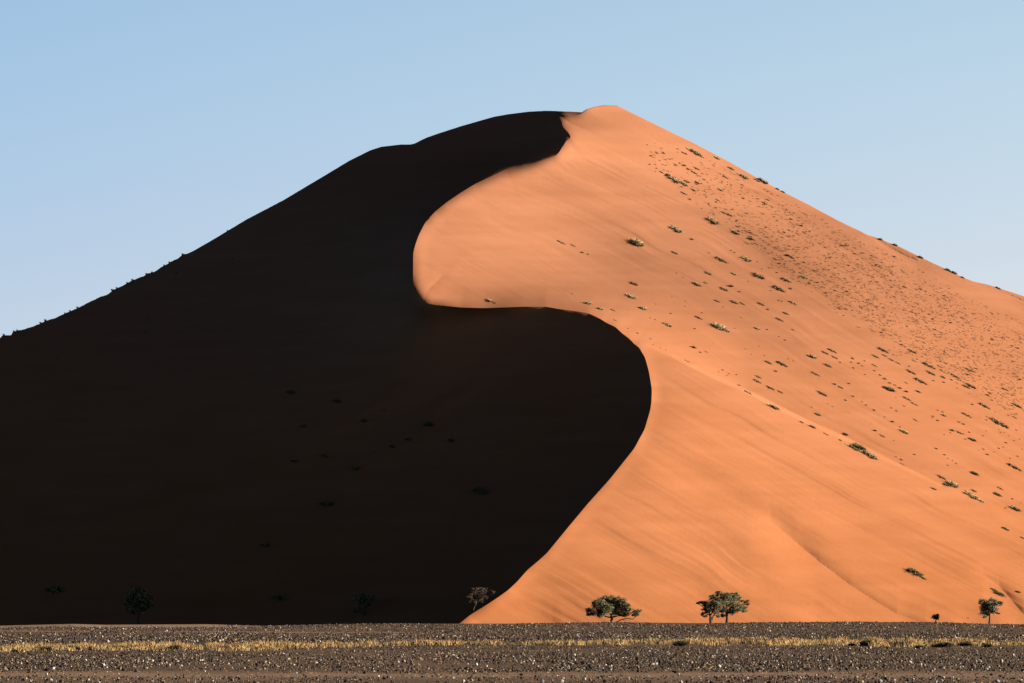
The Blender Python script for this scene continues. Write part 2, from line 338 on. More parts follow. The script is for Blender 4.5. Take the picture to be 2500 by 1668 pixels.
# ---------------------------------------------------------------- the dune
def build_dune():
    us = np.concatenate([np.arange(-1600, -120, 40), np.arange(-120, 2620, 2.1), np.arange(2620, 4200, 40)]).astype(float)
    NR = 600
    vs = np.interp(us, SKY[:, 0], SKY[:, 1])
    rough = np.where((us > -200) & (us < 460), 1.0, .25)*(.7*vnoise(us/11, us*0, 31)+.5*vnoise(us/4, us*0, 32))
    vs = vs-rough*.8
    t = np.linspace(0, 1, NR)
    Vv = (1556+(vs[None, :]-1556)*t[:, None]).copy(); Uu = np.broadcast_to(us, Vv.shape).copy()
    # pull the nearest grid points onto the knife-edge so that the crest stays sharp
    ins = inside_dark(Uu, Vv); snapped = np.zeros(Vv.shape, bool); U0, V0 = Uu.copy(), Vv.copy()
    for ax in (0, 1):
        a = (slice(None, -1), slice(None)) if ax == 0 else (slice(None), slice(None, -1)); b = (slice(1, None), slice(None)) if ax == 0 else (slice(None), slice(1, None))
        r, c = np.nonzero((ins[a] != ins[b]) & (U0[a] > -100) & (U0[a] < 2600)); r2, c2 = (r+1, c) if ax == 0 else (r, c+1)
        pu, pv = U0[r, c], V0[r, c]; dirn = np.abs(np.diff(CREST, axis=0)); best = np.empty(len(r), int)
        for k in range(0, len(r), 500): best[k:k+500] = np.argmin((pu[k:k+500, None]-CREST[None, :-1, 0])**2+(pv[k:k+500, None]-CREST[None, :-1, 1])**2, 1)
        flat = dirn[best, 0] > dirn[best, 1]; keep = flat if ax == 0 else ~flat; r, c, r2, c2 = r[keep], c[keep], r2[keep], c2[keep]
        lo = np.zeros(len(r)); hi = np.ones(len(r)); base = ins[r, c]
        for _ in range(7):
            m = (lo+hi)/2; same = inside_dark(U0[r, c]*(1-m)+U0[r2, c2]*m, V0[r, c]*(1-m)+V0[r2, c2]*m) == base
            lo = np.where(same, m, lo); hi = np.where(same, hi, m)
        m = (lo+hi)/2; tr = np.where(m < .5, r, r2); tc = np.where(m < .5, c, c2); ok = ~snapped[tr, tc] & (tr > 0) & (tr < NR-1)
        Uu[tr[ok], tc[ok]] = (U0[r, c]*(1-m)+U0[r2, c2]*m)[ok]; Vv[tr[ok], tc[ok]] = (V0[r, c]*(1-m)+V0[r2, c2]*m)[ok]; snapped[tr[ok], tc[ok]] = True
    Y = depth(Uu.ravel(), Vv.ravel()).reshape(Vv.shape)
    X = (Uu-CU)*Y/F; Z = CH+(HV-Vv)*Y/F
    rows = [np.stack([X, Y, Z], -1)]
    x, y, z = X[-1].copy(), Y[-1].copy(), Z[-1].copy()
    y0, z0 = y.copy(), z.copy(); H = z0+6
    for d, dr in ((.6, .0), (2, .25), (5, 1.4), (12, 5), (25, 13), (45, 25), (75, 43), (115, 66), (170, 95)):
        rows.append(np.stack([x*(1+d/y0*.5), y0+d, np.maximum(z0-dr, -4)], -1)[None])
    P = np.concatenate(rows, 0)
    nr, nc = P.shape[:2]; sn = np.zeros((nr, nc), bool); sn[:NR] = snapped
    q = grid_faces(nr, nc); f = sn.ravel(); alt = f[q[:, 1]] & f[q[:, 3]]
    alt |= ~(f[q[:, 0]] & f[q[:, 2]]) & ((np.arange(len(q)) % 2) == 0)
    tri = np.concatenate([np.where(alt[:, None], q[:, [0, 1, 3]], q[:, [0, 1, 2]]), np.where(alt[:, None], q[:, [1, 2, 3]], q[:, [0, 2, 3]])])
    me = np_mesh('dune', P.reshape(-1, 3), tri, True)
    ev = np.empty(len(me.edges)*2, np.int32); me.edges.foreach_get('vertices', ev); ev = ev.reshape(-1, 2)
    sharp = me.attributes.new('sharp_edge', 'BOOLEAN', 'EDGE'); sharp.data.foreach_set('value', f[ev[:, 0]] & f[ev[:, 1]])
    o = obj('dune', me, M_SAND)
    tag(o, 'tall orange sand dune split by an S-shaped crest into lit and black faces', 'sand dune', kind='structure')
    return o
build_dune()

# ---------------------------------------------------------------- the plain
EDGE = np.array([(-800,1530),(0,1529),(180,1524),(260,1526.5),(500,1525),(650,1529),(800,1526),(900,1524),(1130,1523),(1300,1523),(1500,1519.5),
 (1600,1520.5),(1700,1522),(1900,1520),(2100,1519),(2300,1521),(2500,1526),(3300,1528)], float)
def gz(x, Y):
    x = np.asarray(x, float); Y = np.asarray(Y, float)
    u = CU+x*F/np.maximum(Y, 60)
    ze = 1.6-(np.interp(u, EDGE[:, 0], EDGE[:, 1])-HV)*815/F
    near = .035*vnoise(x/9, Y/14, 41)+.02*vnoise(x/3, Y/5, 42)
    near = near*(1-sst(420, 640, Y)*.5)
    mid = -.14*np.exp(-((Y-500)/110)**2)*(.6+.4*vnoise(x/40, Y/60, 43))
    return near*(1-sst(835, 870, Y))+mid+ze*sst(560, 812, Y)*(1-sst(826, 880, Y))-.9*sst(832, 900, Y)
def build_ground():
    ys = np.concatenate([[-4000, -1200, -400, -100, 0, 60], np.arange(80, 420, 1.5), np.arange(420, 900, 3.), np.geomspace(910, 40000, 24)])
    ts = np.concatenate([[-20, -4, -1.2, -.6, -.35], np.linspace(-.2, .2, 340), [.35, .6, 1.2, 4, 20]])
    T, Y = np.meshgrid(ts, ys); X = T*np.maximum(Y, 120)
    Z = gz(X, Y); Z = np.where(np.abs(T) > .3, np.minimum(Z, 0), Z)
    u = CU+X*F/np.maximum(Y, 60); v = HV+CH*F/np.maximum(Y, 60)
    bare = bare_mask(u, Y)
    o = obj('ground', np_mesh('ground', np.stack([X, Y, Z], -1).reshape(-1, 3), grid_faces(*X.shape), True, np.repeat(bare.reshape(-1, 1), 3, 1)), M_GROUND)
    tag(o, 'flat stony desert plain of brown grit in front of the dune', 'ground', kind='structure')
def bare_mask(u, Y):
    """bare pale sand: the far strip on the left and the thin track line in front of it"""
    n = vnoise(u/60, Y*0, 51)
    far = sst(655, 672, Y+14*n)*(1-sst(520, 760, u+40*n))
    trk = np.exp(-((Y-(512-.035*(u-600)+6*n))/13)**2)*(1-sst(950, 1250, u))*.85
    trk2 = np.exp(-((Y-(440+5*n))/6)**2)*sst(1500, 1600, u)*(1-sst(1650, 1800, u))*.6
    strip = np.exp(-((Y-(146+3*vnoise(u/260, Y*0, 52)))/8.5)**2)*.75
    return np.clip(np.maximum(np.maximum(np.maximum(far, trk), trk2), strip), 0, 1)
build_ground()

# ---------------------------------------------------------------- gravel (uncountable) and single stones
ICO = None
def ico():
    p = (1+5**.5)/2
    V = np.array([(-1,p,0),(1,p,0),(-1,-p,0),(1,-p,0),(0,-1,p),(0,1,p),(0,-1,-p),(0,1,-p),(p,0,-1),(p,0,1),(-p,0,-1),(-p,0,1)])/math.hypot(1, p)
    Fc = np.array([(0,11,5),(0,5,1),(0,1,7),(0,7,10),(0,10,11),(1,5,9),(5,11,4),(11,10,2),(10,7,6),(7,1,8),(3,9,4),(3,4,2),(3,2,6),(3,6,8),(3,8,9),(4,9,5),(2,4,11),(6,2,10),(8,6,7),(9,8,1)])
    return V, Fc
OCT = (np.array([(1,0,0),(-1,0,0),(0,1,0),(0,-1,0),(0,0,1),(0,0,-1)], float), np.array([(0,2,4),(2,1,4),(1,3,4),(3,0,4),(2,0,5),(1,2,5),(3,1,5),(0,3,5)]))
def stone_cols(n):
    r = RNG.random(n)[:, None]; j = RNG.normal(1, .18, (n, 1)); w = RNG.normal(0, .06, (n, 1))
    base = np.array([.038, .028, .022])*np.clip(j, .4, 1.8)
    brown = np.array([.12, .078, .046])*np.clip(j, .4, 1.8); pale = np.array([.30, .255, .21])*np.clip(j, .5, 1.5)
    c = np.where(r < .66, base, np.where(r < .94, brown, pale)); c = c*(1+w*np.array([1, 0, -1]))
    return np.clip(c, .01, .6)
def merge_stones(x, Y, s, proto, hmul=.95):
    V, Fc = proto; n = len(x); nv = len(V)
    sc = s[:, None]*np.stack([RNG.uniform(.75, 1.3, n), RNG.uniform(.7, 1.2, n), RNG.uniform(.45, .95, n)*hmul*1.25], 1)
    P = V[None]*(1+RNG.normal(0, .17, (n, nv, 1)))
    a = RNG.uniform(0, 6.28, n); ti = RNG.normal(0, .5, n); ca, sa = np.cos(a)[:, None], np.sin(a)[:, None]
    P = P*sc[:, None, :]
    P = np.stack([P[..., 0]*np.cos(ti)[:, None]-P[..., 2]*np.sin(ti)[:, None], P[..., 1], P[..., 0]*np.sin(ti)[:, None]+P[..., 2]*np.cos(ti)[:, None]], -1)
    P = np.stack([P[..., 0]*ca-P[..., 1]*sa, P[..., 0]*sa+P[..., 1]*ca, P[..., 2]], -1)
    P[..., 0] += x[:, None]; P[..., 1] += Y[:, None]; P[..., 2] += (gz(x, Y)+sc[:, 2]*.35)[:, None]
    Fa = (Fc[None]+(np.arange(n)*nv)[:, None, None]).reshape(-1, 3)
    return P.reshape(-1, 3), Fa, np.repeat(stone_cols(n), nv, 0)
def gravel():
    parts = []; off = 0
    # (v top, v bottom, count, size, proto)
    specs = [(1521, 1534, 26000, (.05, .14), OCT), (1532, 1571, 44000, (.04, .115), OCT), (1560, 1592, 4500, (.025, .06), OCT), (1574, 1641, 66000, (.016, .046), 'I'),
             (1580, 1645, 3600, (.042, .075), 'I'), (1638, 1660, 9000, (.012, .034), 'I'), (1654, 1700, 12000, (.014, .042), 'I'), (1650, 1710, 900, (.035, .06), 'I')]
    for v0, v1, n, (s0, s1), pr in specs:
        pr = ico() if pr == 'I' else pr
        v = RNG.uniform(v0, v1, n) if v0 > 1521 else RNG.uniform(1524, v1, n); u = RNG.uniform(-420, 2920, n)
        v = v+5*vnoise(u/120, v/25, 61)
        Y = CH*F/(v-HV); Y = np.minimum(Y, RNG.uniform(790, 824, n)); x = (u-CU)*Y/F
        keep = RNG.random(n) > bare_mask(u, Y)*.97
        clump = vnoise(x/2.2, Y/9, 62)*.5+vnoise(x/7, Y/22, 63)*.5
        keep &= RNG.random(n) < np.clip(.72+1.0*clump, .12, 1)
        x, Y = x[keep], Y[keep]; k = len(x)
        s = s0+(s1-s0)*RNG.random(k)**2.2
        P, Fa, C = merge_stones(x, Y, s, pr)
        parts.append((P, Fa+off, C)); off += len(P)
    o = obj('gravel', np_mesh('gravel', np.concatenate([p[0] for p in parts]), np.concatenate([p[1] for p in parts]), False, np.concatenate([p[2] for p in parts])), M_STONE)
    tag(o, 'dark brown and grey gravel with scattered pale pebbles covering the plain', 'gravel', kind='stuff')
gravel()
# single stones that stand out: photo (u, v), width px, height px, tone
STONES = [(1611,1614,10,13,'black','black block, tallest stone in the gravel band under the grass'),(1602,1620,9,8,'pale','pale stone leaning against the left of the tallest black block'),
 (1594,1621,8,6,'white','whitish pebble left of the tallest black block'),(1631,1617,9,8,'black','black stone just right of the tallest black block'),(1621,1629,12,7,'dark','low dark slab below the tallest black block'),
 (1440,1623,11,8,'black','round black stone in the gravel below the wide green tree'),(1489,1631,9,5,'dark','low dark stone below and right of the round black stone'),
 (1479,1623,6,6,'pale','pinkish pale pebble right of the round black stone'),(1385,1606,8,9,'black','black stone left of a pale stone, below the left side of the wide tree'),
 (1403,1609,6,8,'pale','pale stone beside a black one below the left side of the wide tree'),(1645,1640,11,5,'black','flat black stone on the brown strip below the tallest block'),
 (1657,1648,7,5,'pale','small pale stone on the brown strip near the flat black stone'),(1163,1620,7,7,'white','round white pebble in the gravel below the dark crest foot'),
 (1188,1623,5,5,'white','small white pebble right of the round white pebble'),(1386,1597,7,10,'dark','upright dark stone below the grass near the wide tree'),
 (1403,1600,6,8,'pale','pale upright stone below the grass near the wide tree'),(1441,1625,8,6,'dark','dark stone tucked against the round black stone'),
 (1274,1647,10,8,'black','black stone with a pale right side on the brown strip'),(1181,1655,8,7,'black','black stone on the brown strip left of the middle'),
 (1031,1655,7,6,'black','small black stone on the brown strip, left of centre'),(1324,1662,12,11,'grey','blue-grey stone at the bottom edge, right of centre'),
 (1476,1662,12,9,'black','black stone cut by the bottom edge below the wide tree'),(114,1646,6,8,'white','upright white stone on the brown strip at far left'),
 (71,1655,8,6,'black','black stone by the bottom edge at far left'),(74,1662,6,7,'white','white pebble under a black stone at far left bottom'),
 (124,1660,8,8,'pale','round pale stone by the bottom edge at far left'),(136,1661,5,11,'grey','thin upright bluish stone by the bottom edge at far left'),
 (116,1660,9,7,'black','black stone left of the round pale stone'),(212,1662,7,7,'black','black stone near the bottom left, right of the thin upright one'),
 (372,1614,7,7,'pale','pale pebble in the left gravel band'),(494,1614,6,8,'white','white upright pebble in the left gravel band'),
 (336,1618,9,7,'tan','tan stone among dark gravel at left'),(209,1614,7,6,'white','white pebble left of the tan stone in the gravel'),
 (150,1628,7,13,'black','tall narrow black stone in the far left gravel'),(2274,1641,9,9,'grey','bluish grey stone in the gravel at right'),
 (2280,1637,9,8,'tan','pinkish tan stone touching the bluish grey one at right'),(2256,1623,8,7,'tan','pinkish stone in the gravel below the right-hand sand fold'),
 (2383,1612,6,8,'white','white upright pebble in the gravel below the far right tree'),(2445,1612,9,9,'tan','tan stone in the gravel near the right edge'),
 (2409,1632,9,8,'pale','pale stone in the gravel near the right edge, lower'),(2295,1655,11,9,'black','black stone on the brown strip at right'),
 (2303,1656,9,8,'tan','tan stone touching the black one on the right strip'),(2452,1656,11,6,'dark','dark flat stone near the right bottom corner'),
 (2091,1657,9,9,'tan','pinkish stone on the strip at lower right'),(2148,1664,12,10,'grey','round grey stone cut by the bottom edge at lower right'),
 (2183,1663,9,9,'tan','rust-tinted stone by the bottom edge at lower right'),(2064,1666,14,8,'black','broad black stone at the bottom edge at lower right'),
 (2435,1664,13,9,'grey','light grey stone by the bottom edge near the right corner'),(1663,1664,9,9,'pale','pale pebble at the bottom edge, one of a close pair'),
 (1738,1665,14,8,'dark','dark wide stone at the bottom edge right of the pale pebble'),(1828,1663,11,8,'black','black stone by the bottom edge below the paired trees'),
 (1428,1659,6,7,'white','white pebble near the bottom edge below the wide tree'),(2123,1582,11,8,'tan','pinkish stone at the lower rim of the grass band, right')]
TONES = dict(black=(.018,.018,.022), dark=(.04,.035,.035), grey=(.16,.17,.19), pale=(.36,.31,.27), white=(.5,.46,.42), tan=(.30,.20,.15))
def single_stones():
    V, Fc = ico()
    # one subdivision for roundness
    ed = {}; Vl = [tuple(p) for p in V]; nf = []
    def mid(a, b):
        k = (min(a, b), max(a, b))
        if k not in ed:
            p = (np.array(Vl[a])+np.array(Vl[b])); p = p/np.linalg.norm(p); ed[k] = len(Vl); Vl.append(tuple(p))
        return ed[k]
    for a, b, c in Fc:
        x, y, z = mid(a, b), mid(b, c), mid(c, a); nf += [(a, x, z), (b, y, x), (c, z, y), (x, y, z)]
    V2 = np.array(Vl); nf = np.array(nf); seen = set()
    for i, (u, v, w, h, tone, lab) in enumerate(STONES):
        if lab in seen: continue
        seen.add(lab)
        Y = CH*F/(v+h*.45-HV); m = Y/F; x = (u-CU)*m
        q = V2*(1+.16*vnoise(V2[:, 0]*1.3+i*9.1, V2[:, 1]*1.3+V2[:, 2]*1.7, 70)[:, None]+.05*RNG.normal(size=(len(V2), 1)))
        # chip a few flat faces
        for _ in range(5):
            n = RNG.normal(size=3); n /= np.linalg.norm(n); d = q@n; q = q-np.maximum(d-.72, 0)[:, None]*n*.9
        P = q*np.array([w*m/2, w*m/2*.8, h*m/2]); z = float(gz(x, Y))
        P[:, 2] += h*m*.38
        o = obj('stone', np_mesh('stone', P, nf, False, np.array(TONES[tone])*RNG.uniform(.85, 1.15)), M_STONE)
        o.location = (x, Y, z); tag(o, lab, 'stone', 'stones standing out of the gravel')
single_stones()

# ---------------------------------------------------------------- blades: shared by grass and dune scrub
def blades(base, dirs, length, width, bend, cols):
    """curved 2-segment blades -> verts (5 each), tris (3 each)"""
    n = len(base); d = dirs/np.linalg.norm(dirs, axis=1, keepdims=True)
    side = np.cross(d, RNG.normal(size=(n, 3))); side /= np.linalg.norm(side, axis=1, keepdims=True)
    L = length[:, None]; W = width[:, None]*side
    m = base+d*L*.55; t = base+d*L+np.stack([d[:, 0], d[:, 1], -np.ones(n)*.8], 1)*L*bend[:, None]
    V = np.stack([base-W*.5, base+W*.5, m-W*.42, m+W*.42, t], 1).reshape(-1, 3)
    f = np.array([(0, 1, 3), (0, 3, 2), (2, 3, 4)]); Fa = (f[None]+(np.arange(n)*5)[:, None, None]).reshape(-1, 3)
    return V, Fa, np.repeat(cols, 5, 0)
def join(parts):
    off = 0; V = []; Fa = []; C = []
    for v, f, c in parts: V.append(v); Fa.append(f+off); C.append(c); off += len(v)
    return np.concatenate(V), np.concatenate(Fa), np.concatenate(C)

# ---------------------------------------------------------------- golden grass band
GB = np.array([(-500,1566,1590),(0,1573,1594),(100,1573,1593),(200,1573,1592),(330,1568,1590),(500,1569,1590),(700,1570,1588),(1000,1570,1577),(1170,1566,1577),
 (1380,1570,1576),(1500,1563,1576),(1640,1559,1576),(1720,1557,1576),(1880,1556,1578),(2050,1558,1578),(2200,1557,1580),(2350,1560,1578),(2500,1562,1578),(3000,1564,1580)], float)
def grass_band():
    n = 8200; u = RNG.uniform(-450, 2950, n); t = RNG.random(n)
    v0 = np.interp(u, GB[:, 0], GB[:, 1])+6; v1 = np.interp(u, GB[:, 0], GB[:, 2])
    jit = 4*vnoise(u/45, u*0, 81)+2*vnoise(u/15, u*0, 82)
    v = v0+(v1-v0)*t+jit*(.6-t)
    Y = CH*F/(v-HV); x = (u-CU)*Y/F
    big = vnoise(x/1.1, Y/7, 83); hs = .11+.17*np.clip(big+.5, 0, 1.4)+.07*RNG.random(n)
    keep = RNG.random(n) < np.clip(.62+1.1*big+.35*vnoise(x/6, Y/30, 84), .10, 1)*np.interp(x/Y*F+CU, [0, 700, 1400, 2500], [.85, .8, 1, 1])
    extra = 1800  # sparse tufts below and beyond
    x, Y, hs = x[keep], Y[keep], hs[keep]
    ue = RNG.uniform(-450, 2950, extra); ve = np.where(RNG.random(extra) < .5, RNG.uniform(1592, 1650, extra), RNG.uniform(1640, 1672, extra))
    Ye = CH*F/(ve-HV); x = np.r_[x, (ue-CU)*Ye/F]; Y = np.r_[Y, Ye]; hs = np.r_[hs, RNG.uniform(.02, .055, extra)]
    k = 16; N = len(x)
    bx = np.repeat(x, k)+RNG.normal(0, 1, N*k)*np.repeat(hs, k)*.35; by = np.repeat(Y, k)+RNG.normal(0, 1, N*k)*np.repeat(hs, k)*.35
    base = np.stack([bx, by, gz(bx, by)-.01], 1); h = np.repeat(hs, k)*RNG.uniform(.5, 1.15, N*k)
    d = np.stack([RNG.normal(0, .42, N*k), RNG.normal(0, .42, N*k), np.ones(N*k)], 1)
    tone = np.repeat(RNG.random(N), k)[:, None]
    gold = np.array([.36, .205, .068]); pale = np.array([.42, .28, .12]); grey = np.array([.15, .10, .05]); green = np.array([.10, .07, .03])
    c = np.where(tone < .36, gold, np.where(tone < .58, pale, np.where(tone < .84, grey, green)))*RNG.uniform(.75, 1.2, (N*k, 1))
    V, Fa, C = blades(base, d, h, np.clip(h*.09, .007, .022), RNG.uniform(0, .3, N*k), c)
    o = obj('grass', np_mesh('grass', V, Fa, False, C), M_BLADE)
    tag(o, 'dry golden grass growing in a long band across the gravel plain', 'grass', kind='stuff')
grass_band()

# ---------------------------------------------------------------- bushes and tufts (prototypes of length 1 m)
STRAW = [(.56,.42,.20),(.66,.52,.28),(.44,.31,.14),(.18,.13,.06)]; OLIVE = [(.10,.075,.032),(.16,.12,.055),(.075,.055,.028),(.40,.29,.15)]
DARK = [(.055,.036,.022),(.085,.055,.034),(.065,.05,.026),(.15,.11,.06)]; GREEN = [(.12,.115,.045),(.08,.08,.03),(.20,.18,.08),(.32,.26,.12)]
def tuft_mesh(name, n, h, wid, cols, up=.8, width=.02, lean=0.0, cl=5, wts=(.4,.3,.2,.1), seed=0, spread=.42):
    g = np.random.default_rng(seed)
    cx = np.sort(g.uniform(-spread, spread, cl)); cy = g.normal(0, wid*.25, cl); cs = g.uniform(.6, 1.15, cl)*np.sqrt(np.clip(1-(cx/.55)**2, .15, 1))
    i = g.integers(0, cl, n)
    b = np.stack([cx[i]+g.normal(0, .065, n), cy[i]+g.normal(0, wid*.22, n), g.uniform(-.02, .25, n)*h*cs[i]*.5], 1)
    d = np.stack([(b[:, 0]-cx[i])*5+g.normal(0, .6, n)+lean, (b[:, 1]-cy[i])*4+g.normal(0, .6, n), up*np.ones(n)+g.normal(0, .25, n)], 1)
    L = h*cs[i]*g.uniform(.45, 1.05, n); c = np.array(cols)[g.choice(4, n, p=wts)]*g.uniform(.8, 1.2, (n, 1))
    V, Fa, C = blades(b, d, L, width*g.uniform(.7, 1.4, n), g.uniform(0, .45, n), c)
    return np_mesh(name, V, Fa, False, C)
def stems_mesh(name, n, h, wid, seed):
    g = np.random.default_rng(seed); b = np.stack([g.uniform(-.42, .42, n), g.normal(0, wid*.2, n), np.zeros(n)-.02], 1)
    d = np.stack([g.normal(0, .9, n), g.normal(0, .8, n), np.ones(n)*.55], 1)
    V, Fa, C = blades(b, d, h*g.uniform(.3, .7, n), .035*np.ones(n), g.uniform(0, .2, n), np.tile(np.array([(.05,.035,.025)]), (n, 1))*g.uniform(.6, 1.3, (n, 1)))
    return np_mesh(name, V, Fa, False, C)
PROTO = {}
def protos(kind, n, **k):
    PROTO[kind] = [tuft_mesh('foliage' if kind in 'SGB' else 'tuft', n, seed=100*ord(kind[0])+j, **k) for j in range(4)]
protos('S', 640, h=.33, wid=.26, cols=STRAW, width=.017, cl=10)
protos('G', 620, h=.34, wid=.30, cols=GREEN, width=.020, cl=8)
protos('D', 360, h=.19, wid=.14, cols=OLIVE, width=.019, cl=11, up=.6, wts=(.28,.22,.16,.34))
protos('t', 70, h=.40, wid=.34, cols=DARK, width=.055, cl=3, up=.7, spread=.2)
protos('B', 700, h=.75, wid=.7, cols=GREEN, width=.03, cl=6, up=1.1)
STEMS = [stems_mesh('stems', 60, .32, .3, 900+j) for j in range(3)]
def place(o, u, v, length, tilt=True, hs=1.0, P=None):
    p = point(u, v)[0]; q = point(u+14, v+7.6)[0]; d = Vector(q-p).normalized()
    n = Vector(point(u, v-6)[0]-p).cross(d); n = n if n.z > 0 else -n; n.normalize()
    up = (Vector((0, 0, 1))*.6+n*.4).normalized(); y = up.cross(d).normalized(); z = d.cross(y)
    from mathutils import Matrix
    R = Matrix((d, y, z)).transposed().to_4x4()
    o.matrix_world = Matrix.Translation(Vector(p)-z*.02*length)@R@Matrix.Diagonal((length, length*.9, length*hs, 1))
Z2 = (1500, 300, 3.485); Z3 = (1900, 450, 3.485); Z4 = (1350, 550, 3.485); Z5 = (1900, 850, 3.485)
# (zoom origin, x, y, length, kind[, own label])
SHRUBS = []
def S(z, items):
    for it in items:
        x, y, L, k = it[:4]; SHRUBS.append((z[0]+x/z[2], z[1]+y/z[2], L/z[2], k, it[4] if len(it) > 4 else None))
S(Z4, [(705,150,160,'S','largest straw-coloured shrub alone high on the open lit slope'),(1050,38,115,'S','straw shrub up right of the largest straw shrub, trailing a thin tail'),
 (1180,122,45,'t'),(75,150,85,'D','lone flat dark streak of grass left of the largest straw shrub'),(175,175,50,'D'),(245,232,40,'t'),(300,248,30,'t'),(1035,235,85,'D','thin dark grass streak below the two straw shrubs'),
 (1435,298,150,'D'),(1555,64,65,'S'),(1690,120,48,'D'),(1650,290,110,'S'),(1320,410,95,'D'),(1540,415,60,'S'),(1230,505,95,'S'),(1295,490,60,'D'),(1455,545,110,'D'),
 (1510,518,60,'t'),(1585,568,35,'t'),(1750,435,160,'D'),(1925,545,150,'D'),(1985,470,120,'D'),(2025,542,50,'t'),(690,500,110,'D','dark shrub directly below the largest straw shrub'),
 (665,610,120,'S','straw shrub with a dark underside, second below the largest straw shrub'),(760,708,100,'S','bushy straw shrub lowest of the three below the largest'),
 (300,665,95,'S','straw shrub just above the start of the second shadow bend'),(400,712,85,'S'),(512,725,75,'D'),(530,810,42,'D'),(165,583,20,'t'),(975,850,95,'S'),(1000,752,30,'t'),
 (1395,645,85,'D'),(1540,655,110,'D'),(1615,670,75,'D'),(1775,675,80,'D'),(1830,718,40,'t'),(2045,665,95,'D'),(1980,750,85,'D'),(1930,805,95,'D'),(1240,790,85,'D'),
 (1400,865,180,'S','longest pale straw shrub patch in the middle of the lit slope'),(1480,900,65,'S'),(1735,878,65,'S'),(1190,1040,60,'t'),(1250,1082,30,'t'),(1305,1078,42,'D'),
 (1145,1160,60,'D','flat dark grass lying on the shoulder line of the front lobe'),(720,920,35,'t'),(1830,1168,95,'D'),(1950,1185,110,'D'),(1900,1245,35,'t'),(1745,1290,75,'D'),(1740,1330,80,'D','dark tangled bush with a tail, above the shoulder of the front lobe'),
 (1850,1385,95,'D'),(1935,1420,65,'D'),(1580,1362,34,'t'),(1655,1425,90,'S','pale straw grass on the shoulder line of the front lobe'),(1870,1545,120,'S','long pale straw grass lower on the shoulder line of the front lobe'),
 (2040,890,50,'D'),(1210,883,28,'t'),(1010,605,18,'t'),(1130,648,18,'t'),(1125,690,22,'t'),(875,672,20,'t'),(825,790,20,'t'),(870,805,28,'t'),(1270,748,24,'t'),(1545,878,22,'t'),
 (1820,888,28,'t'),(1980,980,26,'t'),(1920,948,22,'t'),(1800,1110,22,'t'),(1330,238,18,'t'),(1055,408,18,'t'),(1105,443,18,'t'),(1665,478,20,'t'),(1855,558,20,'t'),(1445,697,20,'t'),
 (1605,788,18,'t'),(1440,1232,26,'t'),(1560,1272,20,'t'),(1500,1265,20,'t'),(1480,1278,20,'t'),(1410,1250,16,'t'),(960,1062,18,'t'),(915,1045,16,'t'),(850,1015,16,'t'),(830,968,24,'t'),(640,880,18,'t'),
 (1920,640,24,'t'),(1950,648,24,'t'),(1740,312,20,'t'),(1780,372,22,'t'),(1840,365,25,'t'),(1910,405,26,'t'),(1515,215,20,'t'),(1550,232,24,'t'),(1640,1055,16,'t'),(1690,1100,16,'t'),(1750,1030,18,'t'),(2000,1138,18,'t'),(2045,1155,18,'t')])
